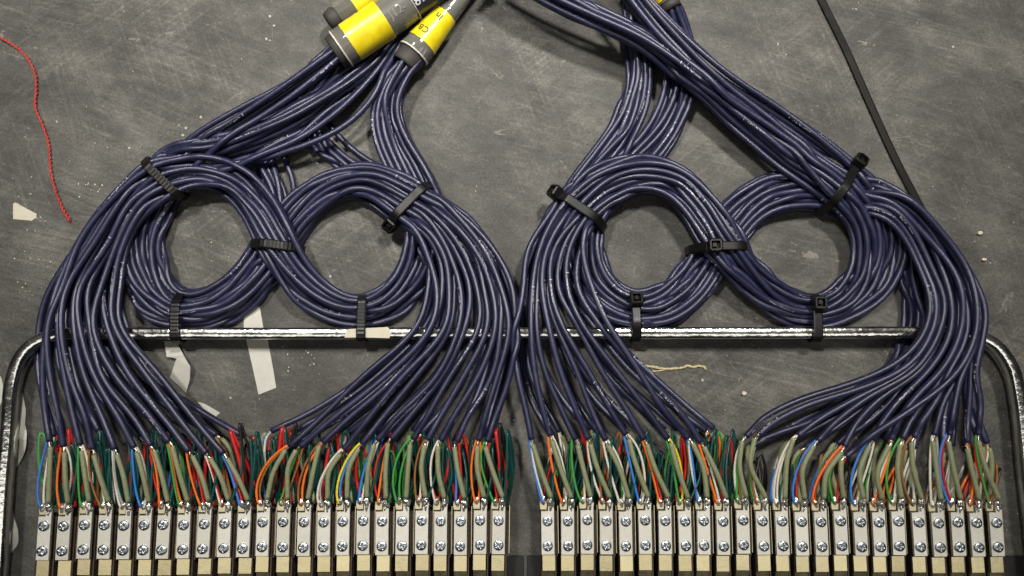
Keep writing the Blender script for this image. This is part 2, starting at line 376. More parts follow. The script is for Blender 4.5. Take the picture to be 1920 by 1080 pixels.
A3_in = [(775, 20, 8, 4, 1.5), (722, 96, 18, 4.6, 2), (672, 146, 26, 8.5, 3), (612, 192, 32, 12, 2.6), (545, 236, 34, 12.5, 2.6), (440, 280, 34, 10, 3)] + A_in[6:]
E_in = [(640, 90, 20, 9, 3), (592, 150, 22, 3, .8), (574, 205, 30, 2.6, .6), (602, 262, 32, 2.6, .6), (655, 308, 28, 3.4, 1.2), (725, 335, 26, 5, 2), (790, 378, 30, 7, 2.5)]       # rear cables to the right fan
G_in = [(640, 88, 20, 9, 3), (556, 200, 30, 2.8, .7), (496, 282, 32, 2.8, .7), (530, 338, 26, 3.4, 1.2), (536, 420, 22, 4, 2), (502, 500, 24, 4.5, 2), (430, 566, 24, 4.5, 2), (340, 590, 20, 4.5, 2), (262, 566, 16, 4, 1.5)]  # rear, left fan

def lerp3(guides, t):
    g0, g1, g2 = (np.asarray(g, float) for g in guides)
    return g0+(g1-g0)*(t*2) if t <= .5 else g1+(g2-g1)*(t*2-1)
FAN_B = ([(212, 365), (150, 450), (98, 540), (82, 605), (74, 700), (83, 775)], [(245, 372), (195, 455), (155, 545), (150, 605), (172, 700), (228, 775)], [(280, 385), (243, 455), (219, 540), (226, 605), (288, 700), (370, 790)])
FAN_A = ([(768, 420), (800, 480), (806, 545), (785, 610), (690, 705), (600, 785)], [(815, 412), (862, 475), (884, 545), (880, 612), (832, 705), (772, 775)], [(862, 400), (920, 470), (953, 540), (968, 610), (958, 700), (928, 775)])
FAN_D = ([(1030, 405), (996, 470), (980, 540), (977, 605), (972, 685), (982, 760)], [(1068, 412), (1036, 475), (1030, 545), (1048, 605), (1082, 690), (1125, 765)], [(1110, 420), (1078, 475), (1082, 540), (1122, 605), (1195, 685), (1300, 765)])
FAN_C = ([(1655, 392), (1700, 440), (1725, 500), (1748, 560), (1735, 625), (1680, 692), (1575, 738), (1460, 775)], [(1672, 378), (1728, 430), (1772, 500), (1800, 570), (1792, 635), (1752, 700), (1705, 745), (1655, 785)], [(1690, 362), (1755, 424), (1815, 500), (1842, 580), (1838, 640), (1834, 700), (1837, 745), (1838, 785)])
FAN_Z = [13, 12.5, 13.5, 16.5, 16.5, 16.5, 16.5, 16.5]
REAR_Z = [5.0, 4.2, 3.6, 2.6, 4.5, 7, 8, 9]

# sleeves (top -> ... -> lug) of the front cables, photo pixels
SL_L = [[(95, 838), (93, 885)], [(121, 848), (123, 900)], [(153, 845), (160, 895)], [(176, 853), (188, 895)], [(219, 852), (231, 890)], [(257, 849), (268, 890)], [(289, 845), (303, 890)], [(323, 837), (337, 890)], [(361, 855), (378, 893)], [(394, 859), (414, 895)], [(426, 859), (447, 897)],
        [(535, 844), (513, 885)], [(555, 844), (541, 875)], [(598, 837), (587, 885)], [(638, 851), (617, 885)], [(672, 841), (654, 880)], [(701, 834), (690, 880)], [(727, 831), (723, 880)], [(769, 833), (765, 880)], [(796, 834), (790, 880)], [(821, 836), (822, 885)], [(852, 838), (859, 885)], [(895, 836), (895, 880)], [(910, 838), (923, 880)]]
SL_R = [[(999, 834), (1014, 880)], [(1035, 827), (1050, 875)], [(1083, 834), (1094, 880)], [(1107, 833), (1121, 880)], [(1140, 835), (1162, 880)], [(1179, 824), (1192, 870)], [(1213, 833), (1229, 880)], [(1258, 831), (1271, 880)], [(1298, 830), (1318, 875)], [(1320, 838), (1343, 885)], [(1391, 827), (1387, 877)],
        [(1415, 822), (1407, 870)], [(1487, 824), (1476, 862)], [(1526, 835), (1505, 880)], [(1578, 847), (1549, 890)], [(1577, 863), (1577, 895)], [(1630, 835), (1612, 885)], [(1667, 835), (1645, 888)], [(1688, 833), (1683, 880)], [(1709, 830), (1712, 877)], [(1749, 827), (1756, 880)], [(1778, 827), (1788, 880)], [(1814, 841), (1823, 885)], [(1834, 827), (1849, 880)]]
COLS = [c.split('/') for c in ('blue/white orange/white green/white brown/white white/grey blue/white orange/red green/orange orange/red white/red blue/red orange/brown green/brown brown/orange white/grey yellow/blue '
        'blue/white orange/red green/green brown/white white/red blue/red orange/orange green/red blue/white orange/white green/white brown/white white/white blue/white orange/red green/yellow blue/white orange/white green/white brown/white white/white blue/red orange/red green/red blue/white orange/white green/white brown/white white/grey blue/red orange/red green/red').split()]
TOPX_L = [83, 120, 159, 196.5, 233, 271, 307.5, 344.5, 383, 421, 458, 493.5, 531.5, 570, 607.5, 644, 681, 717, 754.5, 790.5, 826, 864, 900, 935.5]
TOPX_R = [1027, 1064, 1101, 1137, 1173, 1209.5, 1247, 1283.5, 1320, 1356.5, 1393, 1430, 1466, 1502.5, 1539, 1576.5, 1613, 1649, 1685, 1722.5, 1759, 1795, 1831, 1868]
PLZ = 15.0
def screw_px(side, i):
    if side == 'L':
        u = TOPX_L[i]; vt = 987-10.5*(1-(1-i/23)**1.6); k = (u-960)*0.072/960
    else:
        u = TOPX_R[i]; vt = 976.5+3.0*(i/23)**2; k = (u-960)*0.082/960
    return (u, vt), (u+k*46.5, vt+46.5)
MODS = {}
for side in 'LR':
    for i in range(24):
        a, b = screw_px(side, i); pa, pb = P(*a, PLZ), P(*b, PLZ)
        d = pa-pb; pa = pa+np.array([RNG.normal(0, .10), RNG.normal(0, .22), 0]); MODS[side, i] = (pa, math.atan2(-d[0], d[1])+RNG.normal(0, .007), np.linalg.norm(d)/46.5)
def mod_pt(side, i, x, y, z):
    """point given in plate pixels (x right, y up from the upper screw) and absolute height z"""
    o, r, s = MODS[side, i]; c, sn = math.cos(r), math.sin(r)
    return np.array([o[0]+s*(c*x-sn*y), o[1]+s*(sn*x+c*y), z])

class Run: pass
RUNS = []
def lattice(n, rows):
    """n places in a flat bundle section, lateral -1..1 and vertical -1..1, in lateral order"""
    out = []
    for i in range(n):
        a = -1+2*(i+.5)/n
        b = [-1, 1, 0][i % 3] if rows == 3 else [-1, 1][i % 2]
        out.append((a, b*0.9))
    return out
def bundle_pts(guide, a, b, ph, flip=False, swap=0.35):
    """waypoints of one cable of a bundle"""
    g = np.asarray(guide, float); c2 = g[:, :2]
    t = np.gradient(c2, axis=0); t /= np.linalg.norm(t, axis=1)[:, None]
    n = np.stack([-t[:, 1], t[:, 0]], 1)
    pts = []
    m = len(g)
    for k in range(m):
        f = k/(m-1); env = math.sin(math.pi*f)
        aa = a*(1-0.3*env)+env*swap*math.sin(ph+f*(4.5+1.5*math.sin(ph*3)))
        bb = b+env*0.8*math.sin(ph*1.7+f*6.0)
        aa = max(-1, min(1, aa)); bb = max(-1, min(1, bb))
        s = -1 if flip else 1
        u, v = c2[k]+n[k]*g[k, 2]*aa*s*0.88
        pts.append(P(u, v, max(R+0.9, g[k, 3]+bb*g[k, 4])))
    return pts
def entry(fan, t, tip):
    g = lerp3(fan, t); tip = np.array(tip, float)
    return tip+(g[-2]-tip)*0.42+(g[-1]-g[-2]-(tip-g[-2])*.58)*0.25
def add_run(guide, ab, fan, t, zs, end_pts, info, flip=False, zoff=0.0, swap=0.85, over=None):
    r = Run(); r.info = info
    w = bundle_pts(guide, ab[0], ab[1], random.uniform(0, 6.28), flip, swap)
    fp = np.array(over if over is not None else lerp3(fan, t), float)
    if over is None: fp[-1] = entry(fan, t, info['tip'])
    nf = len(fp)
    for k in range(nf):
        jit = 11*(1 if over is None and 0 < k < nf-1 else 0)
        u, v = fp[k]+RNG.uniform(-jit, jit, 2)*np.array([1, .4])
        w.append(P(u, v, zs[min(k, len(zs)-1)]+zoff))
    r.fan0 = len(w)
    for e in end_pts: w.append(np.asarray(e, float))
    r.c = catmull(w, 2.4); r.c0 = r.c.copy(); RUNS.append(r); return r
def sheath_end(sl, last, z):
    s = np.array(sl[0], float); d = np.array(last, float)-s; d /= np.linalg.norm(d)
    e = s+d*11
    return P(e[0]+d[0]*14, e[1]+d[1]*14, z), P(e[0], e[1], z-0.3)

ORD = 'first second third fourth fifth sixth seventh eighth ninth tenth eleventh twelfth'.split()
def ordinal(i):   # 24 in a row: counted from the nearer end
    return (ORD[i], 'left') if i < 12 else (ORD[23-i], 'right')
def front(side, idxs, guides, fan, flip, over={}):
    n = len(idxs)
    tot = lattice(n, 3)
    for k, i in enumerate(idxs):
        t = k/(n-1); sl = (SL_L if side == 'L' else SL_R)[i]
        g = guides[k] if isinstance(guides, list) and isinstance(guides[0], list) else guides
        ov = over.get(i); last = ov[-1] if ov else entry(fan, t, sl[0])
        z = 17.2+(k % 2)*0.8
        add_run(g, tot[k], fan, t, FAN_Z, sheath_end(sl, last, z), dict(side=side, i=i, rear=False, z=z, tip=sl[0], endz=z-.3), flip, zoff=[0, 2.6, 0.6, 3.2][k % 4] if not ov else (6.5 if i in (8, 15) else 2.5), over=ov)
# incoming bundle B ends in the left fan, A in the right fan of the left half; D and C likewise in the right half
front('L', list(range(0, 11)), B_in, FAN_B, True)
front('L', list(range(11, 24)), [A2_in if k == 1 else A3_in if k in (0, 2, 3, 5, 7, 9) else A_in for k in range(13)], FAN_A, True)
front('R', list(range(0, 10)), [D1_in if k % 2 else D2_in for k in range(10)], FAN_D, True,
      {8: [(1100, 412), (1090, 470), (1110, 540), (1135, 600), (1195, 690), (1238, 760)]})
front('R', list(range(10, 24)), [C1_in if k % 2 else C2_in for k in range(14)], FAN_C, True,
      {10: [(1655, 392), (1700, 440), (1725, 500), (1748, 560), (1738, 620), (1690, 676), (1600, 718), (1500, 748), (1432, 783)],
       11: [(1660, 390), (1706, 440), (1733, 500), (1758, 560), (1752, 622), (1705, 686), (1610, 730), (1515, 758), (1450, 792)],
       15: [(1688, 360), (1752, 422), (1812, 497), (1834, 570), (1832, 625), (1795, 700), (1705, 770), (1640, 812)]})
REAR_C = ([(1640, 420), (1682, 470), (1700, 530), (1696, 605), (1672, 680), (1600, 740), (1520, 790)], [(1655, 400), (1710, 450), (1740, 520), (1750, 600), (1735, 680), (1700, 745), (1660, 800)], [(1690, 372), (1750, 430), (1800, 510), (1822, 600), (1822, 680), (1826, 745), (1834, 790)])
def rear_ends(side, idxs, vs):
    tx = TOPX_L if side == 'L' else TOPX_R
    sl = SL_L if side == 'L' else SL_R
    return [(0.55*(tx[i]+10)+0.45*sl[i][0][0]+8*(-1)**i, vs+random.uniform(-6, 10)) for i in idxs]
def rear_set(side, idxs, guides, fan, flip, vs):
    n = len(idxs); ends = rear_ends(side, idxs, vs); pl = lattice(n, 3)
    for k, i in enumerate(idxs):
        t = min(1, max(0, (k+random.uniform(-.3, .3))/(n-1))); s = np.array(ends[k])
        last = entry(fan, t, s); d = np.array(last)-s; d /= np.linalg.norm(d)
        g = guides[k % len(guides)]
        add_run(g, (pl[k][0], -.6+.4*pl[k][1]), fan, t, REAR_Z, (P(*(s+d*24), 9.5), P(*s, 9.2)), dict(side=side, i=i, rear=True, z=9.2, end=tuple(ends[k]), tip=tuple(ends[k])), flip)
B2_in = [(765, 40, 8, 4, 1), (738, 118, 14, 4.2, 2)] + B_in[3:]
rear_set('L', list(range(0, 11)), [G_in, B2_in], FAN_B, True, 812)
rear_set('L', list(range(11, 24)), [A3_in, E_in], FAN_A, True, 812)
rear_set('R', list(range(0, 10)), [D1_in, D2_in], FAN_D, True, 808)
rear_set('R', list(range(10, 24)), [C1_in, C2_in], REAR_C, True, 830)

def relax(runs, iters=60):
    n = [len(r.c) for r in runs]; off = np.r_[0, np.cumsum(n)]
    X = np.vstack([r.c for r in runs]); X0 = X.copy()
    cid = np.repeat(np.arange(len(runs)), n)
    first = np.zeros(len(X), bool); first[off[:-1]] = True; first[off[1:]-1] = True
    pin = np.zeros(len(X))
    for o, e in zip(off[:-1], off[1:]):
        pin[o:o+4] = 1; pin[o+4:o+16] = np.linspace(.95, .1, 12); pin[e-4:e] = 1; pin[e-12:e-4] = np.maximum(pin[e-12:e-4], np.linspace(0, .9, 8))
    inner = np.where(~first)[0]
    pairs = None
    for it in range(iters):
        if it % 6 == 0:
            kd = KDTree(len(X))
            for i, p in enumerate(X): kd.insert(p, i)
            kd.balance()
            I = []; J = []
            for i, p in enumerate(X):
                ci = cid[i]
                for _, j, _ in kd.find_range(p, 2*R+1.6):
                    if j > i and cid[j] != ci: I.append(i); J.append(j)
            I = np.array(I); J = np.array(J)
        T = np.zeros_like(X); T[1:-1] = X[2:]-X[:-2]; T[off[:-1]] = X[off[:-1]+1]-X[off[:-1]]; T[off[1:]-1] = X[off[1:]-1]-X[off[1:]-2]
        T /= np.linalg.norm(T, axis=1)[:, None]+1e-9
        D = X[J]-X[I]
        ax = np.einsum('ij,ij->i', D, T[I]); Dp = D-T[I]*ax[:, None]
        par = np.abs(np.einsum('ij,ij->i', T[I], T[J])) > 0.8
        use = np.where(par[:, None], Dp, D); dist = np.linalg.norm(use, axis=1)+1e-6
        ok = (~par) | (np.abs(ax) < 1.7)
        over = np.where(ok, np.maximum(0, 2*R*0.99-dist), 0)
        push = use/dist[:, None]*(over*0.5)[:, None]
        acc = np.zeros_like(X); cnt = np.zeros(len(X))
        np.add.at(acc, I, -push); np.add.at(acc, J, push); np.add.at(cnt, I, over > 0); np.add.at(cnt, J, over > 0)
        acc /= np.maximum(1, cnt*0.55)[:, None]
        X = X+acc*(1-pin)[:, None]
        X += (X0-X)*0.03*np.array([1, 1, 0.6])
        S = np.zeros_like(X); S[inner] = (X[inner-1]+X[inner+1])/2-X[inner]
        X += S*0.35*(1-pin)[:, None]
        X[:, 2] = np.maximum(X[:, 2], R+0.1)
        nb = (np.abs(X[:, 1]-BARY) < BARW/2+R) & (np.abs(X[:, 0]) < 228)
        hi = nb & (X[:, 2] > 7.0); lo = nb & ~hi
        X[hi, 2] = np.maximum(X[hi, 2], BAR1+R); X[lo, 2] = np.minimum(X[lo, 2], BAR0-R+.1)
        X = np.where(pin[:, None] >= 1, X0, X)
    for k, r in enumerate(runs): r.c = X[off[k]:off[k+1]]
    return X
ALLX = relax(RUNS)

def smooth_resample(c, step):
    return catmull(c[::2] if len(c) % 2 else np.vstack([c[::2], c[-1:]]), step)

def lug_pt(side, i, which):
    return mod_pt(side, i, *((7, 36) if which == 'r' else (-7, 30)), PLZ+0.7 if which == 'r' else PLZ-0.6)
def bez(p0, p1, p2, p3, n=14):
    t = np.linspace(0, 1, n)[:, None]
    return (1-t)**3*p0+3*(1-t)**2*t*p1+3*(1-t)*t*t*p2+t**3*p3
up = np.array([0, 1.0, 0])
def wire(name, c, r, col, parent, sides=7):
    v, f, uv = tube(c, r, sides); return part(name, v, f, M['wire_'+col], parent)

for r in RUNS:
    I = r.info; side = I['side']
    e = r.c[-1]
    row = 'left-hand' if side == 'L' else 'right-hand'
    if not I['rear']:
        o, frm = ordinal(I['i'])
        lab = f'navy cable whose olive sleeve ends on the {o} jack from the {frm}, {row} row'
        root = thing('audio_cable', (e[0], e[1], 0), lab, 'cable', 'navy cables fanning out to the jacks')
    else:
        nm = I['i']
        o, frm = ordinal(nm)
        root = thing('audio_cable', (e[0], e[1], 0), f'navy cable ending low behind the {o} jack from the {frm}, {row} row', 'cable', 'navy cables of the lower layer')
    c = smooth_resample(r.c, 1.25)
    s = np.linspace(0, 1, len(c))
    tw = random.random()+np.cumsum(0.012*np.sin(np.linspace(0, random.uniform(14, 26), len(c))+random.uniform(0, 6)))+s*random.uniform(-1.0, 1.0)
    v, f, uv = tube(c, R, 12, True, tw)
    part('sheath', v, f, M['cable'], root, uv)
    d = c[-1]-c[-4]; d /= np.linalg.norm(d)
    if not I['rear']:
        sl = (SL_L if side == 'L' else SL_R)[I['i']]; cols = COLS[(0 if side == 'L' else 24)+I['i']]
        lr = lug_pt(side, I['i'], 'r'); ll = lug_pt(side, I['i'], 'l')
        z = I['endz']
        top = P(*sl[0], z); mid = P(*sl[1], z-0.2)
        sc_ = catmull([top, mid, lr+up*2.0], 1.3)
        v, f, uv = tube(sc_, np.full(len(sc_), 1.10), 10); part('sleeve', v, f, M['olive_sleeve'], root)
        dr = catmull([e-d*1.5, (e+top)/2, top, top+(mid-top)*0.2], 0.8)
        wob = dr.copy(); wob[1:-1] += RNG.normal(0, 0.18, wob[1:-1].shape)
        v, f, uv = tube(wob, 0.6, 7); part('drain_wire', v, f, M['drain'], root)
        # the two conductors bow beside the sleeve down to the left-hand lug
        side_s = -1 if ll[0] < top[0] else 1
        for q, col in enumerate(cols):
            bow = random.uniform(0.6, 4.6)*random.choice((-1, -1, 1) if q == 0 else (-1, 1))
            st = e+np.array([(-1 if q == 0 else .6)*0.8, 0, -0.2])
            p1 = st+d*random.uniform(5, 8)+np.array([bow, 0, random.uniform(-1.5, 0.5)])
            en = ll+np.array([(q-.5)*1.3, 0.6, 0.2-0.5*q])
            p2 = en+np.array([bow*0.9-0.6, random.uniform(6, 10), random.uniform(-1.0, 0.6)])
            wire('conductor', bez(st-d*1.0, p1, p2, en), random.uniform(.48, .56), col, root)
    else:
        u, v_ = I['end']
        nm = I['i']
        tgt = mod_pt(side, nm, 12, 30, 7.5)
        top = e+d*2.6
        sc_ = bez(top, top+d*8, tgt+up*9+np.array([random.uniform(-2, 2), 0, 0]), tgt, 16)
        v, f, uv = tube(sc_, 1.08, 9); part('sleeve', v, f, M['olive_sleeve'], root)
        v, f, uv = tube(np.array([e-d, e+d*1.2, top+d]), 0.55, 7); part('drain_wire', v, f, M['drain'], root)
        cols = COLS[random.randrange(48)]
        for q, col in enumerate(cols):
            en = mod_pt(side, nm, -6+q*4, 30, 7.0)
            wire('conductor', bez(e-d, e+d*7+np.array([random.uniform(-3, 3), 0, 0]), en+up*8+np.array([random.uniform(-4, 3), 0, 0]), en), 0.55, col, root)

# ------------------------------------------------------------------ jack rows
S0 = np.mean([m[2] for m in MODS.values()])      # mm per plate pixel
def local(poly): return [(x*S0, y*S0) for x, y in poly]
DROP = PLZ
def pm(name, poly, z0, z1, m, bev=0.0):
    v, f = prism(local(poly), z0, z1, bev); return mesh_data(name, v, f, M[m], None, False)
me_plate = pm('contact_plate', [(-13, -64), (13, -64), (13, 26), (14, 33), (10, 33), (9, 28), (6, 28), (5, 33), (1, 33), (0.5, 19), (-13, 19)], PLZ-1.3, PLZ, 'plate', 0.2)
me_lug = pm('solder_lug', [(-14, 20.6), (-1.2, 20.6), (-0.6, 30), (-1.5, 39), (-4, 31), (-7, 27.5), (-10.5, 31), (-14, 38), (-15, 29)], PLZ-1.9, PLZ-0.9, 'lug', 0.12)
me_lower = pm('rear_bracket', [(-12.5, -96), (12.5, -96), (12.5, -66), (-12.5, -66)], PLZ-3.4, PLZ-1.9, 'brass', 0.10)
sv = [(-12.5*S0, -200*S0, 6), (12.5*S0, -200*S0, 6), (12.5*S0, -96.5*S0, PLZ-2.4), (-12.5*S0, -96.5*S0, PLZ-2.4)]
sv += [(x, y, z-1.5) for x, y, z in sv]
me_slope = mesh_data('sloped_end', sv, [(0, 1, 2, 3), (7, 6, 5, 4), (0, 4, 5, 1), (1, 5, 6, 2), (2, 6, 7, 3), (3, 7, 4, 0)], M['brass'], None, False)
bv = join(prism(local(rect(-12, 12, -200, 15)), 0.6, PLZ-3.6), prism(local(rect(-12, 12, -64, 15)), PLZ-3.55, PLZ-1.4), prism(local(rect(-14, 1, 14.5, 20.4)), PLZ-8, PLZ-2.2))
me_body = mesh_data('jack_body', *bv, M['black_frame'], None, False)
iv = join(prism(local(rect(13.6, 16.2, -210, 16)), 1.0, PLZ-2.6), prism(local(rect(17.0, 19.0, -70, 16)), 1.0, PLZ-3.4))
me_insul = mesh_data('insulator_strip', *iv, M['brown_insulator'], None, False)
me_fin = pm('spring_blade', rect(20.2, 21.4, -64, 26), 4, PLZ-3.0, 'lug')
def screw_mesh():
    rad = [0, .10, .18, .26, .34, .42, .50, .58, .66, .76, .86, .95, 1.0, 1.0]; n = 40; R0 = 9.6*S0
    V = []; fs = []
    for k, q in enumerate(rad):
        for j in range(n):
            a = 2*math.pi*j/n; x, y = q*math.cos(a), q*math.sin(a)
            h = 0.75+0.55*(1-q*q) if k < len(rad)-1 else -0.1
            if k < len(rad)-1:
                cr = (abs(x) < .13 and abs(y) < .60) or (abs(y) < .13 and abs(x) < .60)
                xr, yr = (x+y)*.7071, (x-y)*.7071
                tick = q < .55 and (abs(xr) < .05 or abs(yr) < .05)
                if cr: h -= 0.6*(1-q*0.75)
                elif tick: h -= 0.18
            V.append((x*R0, y*R0, h))
    for k in range(len(rad)-1):
        for j in range(n): fs.append((k*n+j, (k+1)*n+j, (k+1)*n+(j+1) % n, k*n+(j+1) % n))
    me = mesh_data('screw', V, fs, M['screw'], None, True)
    return me
me_screw = screw_mesh()
def blob_mesh(seed, rx, ry, rz):
    rg = np.random.default_rng(seed); V = []; fs = []; a, b = 12, 8
    ph = rg.uniform(0, 6.28, 6)
    for i in range(b+1):
        th = math.pi*i/b
        for j in range(a):
            fi = 2*math.pi*j/a
            x, y, z = math.sin(th)*math.cos(fi), math.sin(th)*math.sin(fi), math.cos(th)
            k = 1+0.20*math.sin(3*x+ph[0])*math.sin(4*y+ph[1])+0.17*math.sin(5*z+4*x+ph[2])+0.12*math.sin(7*y+ph[3])
            V.append((x*rx*k, y*ry*k*(1.0+.25*(y < 0)), z*rz*k))
    for i in range(b):
        for j in range(a): fs.append((i*a+j, (i+1)*a+j, (i+1)*a+(j+1) % a, i*a+(j+1) % a))
    return mesh_data('solder_joint', V, fs, M['solder'], None, True)
blobs_r = [blob_mesh(s, 1.3+.12*(s % 3), 1.9+.2*(s % 2), 1.1) for s in range(6)]
blobs_l = [blob_mesh(s+20, .9+.1*(s % 3), 1.7+.25*(s % 2), .9) for s in range(6)]

def loop_wire(p0, top, p1, r, col, parent, lean=0.0):
    c = catmull([p0, p0+(top-p0)*0.5+np.array([lean, 0, .4]), top, p1+(top-p1)*0.5+np.array([-lean*.6+1.2, 0, 0]), p1], 1.5)
    return wire('jumper_wire', c, r, col, parent, 7)
for side in 'LR':
    row = 'left-hand' if side == 'L' else 'right-hand'
    for i in range(24):
        pa, rot, sc = MODS[side, i]
        o, frm = ordinal(i)
        root = thing('jack_frame', (pa[0], pa[1], 0), f'silver plated jack frame with two screws, {o} from the {frm} end of the {row} row', 'jack', f'jack frames of the {row} row', rot)
        jz = random.uniform(-0.15, 0.15)*0
        for nme, me in (('jack_body', me_body), ('contact_plate', me_plate), ('solder_lug', me_lug), ('rear_bracket', me_lower), ('sloped_end', me_slope), ('insulator_strip', me_insul), ('spring_blade', me_fin)):
            pp_ = link(nme, me, root)
            if nme == 'contact_plate': cpl = pp_
            elif nme == 'solder_lug': lgg = pp_
            if nme == 'rear_bracket': pp_.rotation_euler = (random.gauss(0, .012), random.gauss(0, .02), 0)
        for y in (0, -46.5):
            s_ = link('screw', me_screw, root, (random.uniform(-.12, .12), y*S0+random.uniform(-.12, .12), PLZ+0.05), random.uniform(0, 6.28))
            s_.rotation_euler[0] = random.uniform(-.05, .05); s_.rotation_euler[1] = random.uniform(-.05, .05)
        b1 = link('solder_joint', random.choice(blobs_r), cpl, (7*S0+random.uniform(-.2, .2), (36+random.uniform(-2, 2))*S0, PLZ+.1), random.uniform(-.4, .4))
        b2 = link('solder_joint', random.choice(blobs_l), lgg, (-7*S0+random.uniform(-.2, .2), (37+random.uniform(-2, 3))*S0, PLZ-0.9), random.uniform(-.4, .4))
        b3 = link('solder_joint', random.choice(blobs_l), cpl, (6*S0+random.uniform(-.3, .3), 26*S0, PLZ+.2), random.uniform(-.4, .4))
        b3.scale = (.55, .7, .6)
        # jumpers between the front and the rear contacts
        ORG[root.name] = np.array([pa[0], pa[1], 0])
        inv = Matrix.Rotation(-rot, 3, 'Z')
        def jump(p0, top, p1, rr, col, lean):
            c = catmull([p0, p0+(top-p0)*0.5+np.array([lean, 0, .4]), top, p1+(top-p1)*0.5+np.array([1.4-lean*.5, 0, 0]), p1], 1.5)
            v, f, uv = tube(c, rr, 7)
            v = (v-ORG[root.name])@np.array(inv.transposed())
            link('jumper_wire', mesh_data('jumper_wire', v, f, M['wire_'+col]), root)
        dense = (side == 'L') or i < 10
        u0 = (TOPX_L if side == 'L' else TOPX_R)[i]
        if dense:
            for q in range(3):
                jump(mod_pt(side, i, 10-4*q, 36, PLZ+.3-3*q), P(u0+random.uniform(2, 30), random.uniform(800, 850), random.uniform(11.0, 16.5)), mod_pt(side, i, 16, 24, 8), 0.56, 'teal', random.uniform(-3.4, 3.8))
            for q in range(random.choice((0, 1, 1))):
                jump(mod_pt(side, i, random.uniform(-12, 10), 32, 9.5), P(u0+random.uniform(-14, 26), random.uniform(798, 840), random.uniform(9, 13)), mod_pt(side, i, random.uniform(0, 18), 24, 6), 0.78, 'red', random.uniform(-3.2, 3.2))
            for q in range(2):
                jump(mod_pt(side, i, random.uniform(-8, 12), 30, 9), P(u0+random.uniform(-10, 26), random.uniform(808, 860), random.uniform(7, 12)), mod_pt(side, i, random.uniform(0, 18), 24, 5), 0.58, random.choice(('black', 'black', 'black', 'teal', 'brown', 'green')), random.uniform(-3.5, 3.5))  # black picked more often, standing in for the shade behind the wires
        else:
            for q in range(2):
                jump(mod_pt(side, i, random.uniform(-10, 10), 32, 8.5), P(u0+random.uniform(-14, 16), random.uniform(850, 880), random.uniform(6, 9)), mod_pt(side, i, random.uniform(-6, 14), 24, 5), 0.56, random.choice(('black', 'black', 'grey', 'brown', 'teal')), random.uniform(-2.5, 2.5))
        if (side, i) in (('L', 10), ('L', 23)):   # the tall free loops
            jump(mod_pt(side, i, 9, 36, PLZ+.3), P(u0+(24 if i == 10 else 16), 808, 18), mod_pt(side, i, 26 if i == 10 else 18, 52, 9), 0.62, 'teal', 0.5)
            jump(mod_pt(side, i, 2, 34, 12), P(u0-(8 if i == 10 else -2), 792, 17), mod_pt(side, i, 16, 26, 6), 0.66, 'black', 0.2)
            jump(mod_pt(side, i, -4, 34, 12), P(u0+(-26 if i == 10 else -6), 806, 16), mod_pt(side, i, 20, 34, 6), 0.85, 'red', 1.5)
        if (side, i) in (('L', 11),):
            jump(mod_pt(side, i, 2, 34, 10), P(u0+36, 800, 15), mod_pt(side, i, 26, 26, 6), 0.85, 'red', 1.0)
            jump(mod_pt(side, i, 8, 34, 10), P(u0+62, 792, 15), mod_pt(side, i, 30, 26, 6), 0.66, 'black', 1.0)

# dark mounting strips the jack frames stand on
for x0, x1, lab in ((66, 985, 'black mounting strip under the left-hand jack row'), (985, 1925, 'black mounting strip under the right-hand jack row')):
    a, b = P(x0+3, 1000, 0.6), P(x1-3, 1000, 0.6)
    y1 = P(960, 1042, .5)[1]; y0 = P(960, 1240, .5)[1]
    v, f = prism(rect(a[0], b[0], y0, y1), 0.004, 0.55, 0.2)
    solo('mounting_strip', v, f, M['black_frame'], ((a[0]+b[0])/2, (y0+y1)/2, 0), lab, 'strip', None, False)

# ------------------------------------------------------------------ cable ties
def hull2(pts):
    pts = sorted(map(tuple, np.round(pts, 5)))
    def half(ps):
        h = []
        for p in ps:
            while len(h) > 1 and (h[-1][0]-h[-2][0])*(p[1]-h[-2][1])-(h[-1][1]-h[-2][1])*(p[0]-h[-2][0]) <= 0: h.pop()
            h.append(p)
        return h
    lo = half(pts); hi = half(pts[::-1]); return np.array(lo[:-1]+hi[:-1])
def closed_resample(h, step):
    c = np.vstack([h, h[:1]]); d = np.r_[0, np.cumsum(np.linalg.norm(np.diff(c, axis=0), axis=1))]
    n = int(d[-1]/step); s = np.linspace(0, d[-1], n, endpoint=False)
    p = np.stack([np.interp(s, d, c[:, k]) for k in range(2)], 1)
    for _ in range(5): p = p*.5+(np.roll(p, 1, 0)+np.roll(p, -1, 0))*.25
    return p
WIDTH = 4.1
def head_mesh(L=6.2, W=6.0, H=4.6):
    """a tie head: a rounded block with a square well and a pawl in it"""
    def rr(w, h, c, z): return [(w-c, -h, z), (w, -h+c, z), (w, h-c, z), (w-c, h, z), (-w+c, h, z), (-w, h-c, z), (-w, -h+c, z), (-w+c, -h, z)]
    w, h = L/2, W/2
    rings = [rr(w, h, .9, 0), rr(w, h, .9, H-.6), rr(w-.5, h-.5, .8, H), rr(w-1.2, h-1.2, .3, H), rr(w-1.3, h-1.3, .3, H-2.4)]
    V = [p for r_ in rings for p in r_]; fs = []
    for k in range(len(rings)-1):
        fs += [(k*8+i, k*8+(i+1) % 8, (k+1)*8+(i+1) % 8, (k+1)*8+i) for i in range(8)]
    fs.append(tuple(range(32, 40))); fs.append(tuple(range(7, -1, -1)))
    return V, fs
PAWL = mesh_data('pawl', *prism(rect(-.7, 1.4, -1.0, 1.0), 2.3, 3.9, .2), M['black_nylon'], None, False)
HEAD = mesh_data('tie_head', *head_mesh(), M['black_nylon'], None, False)
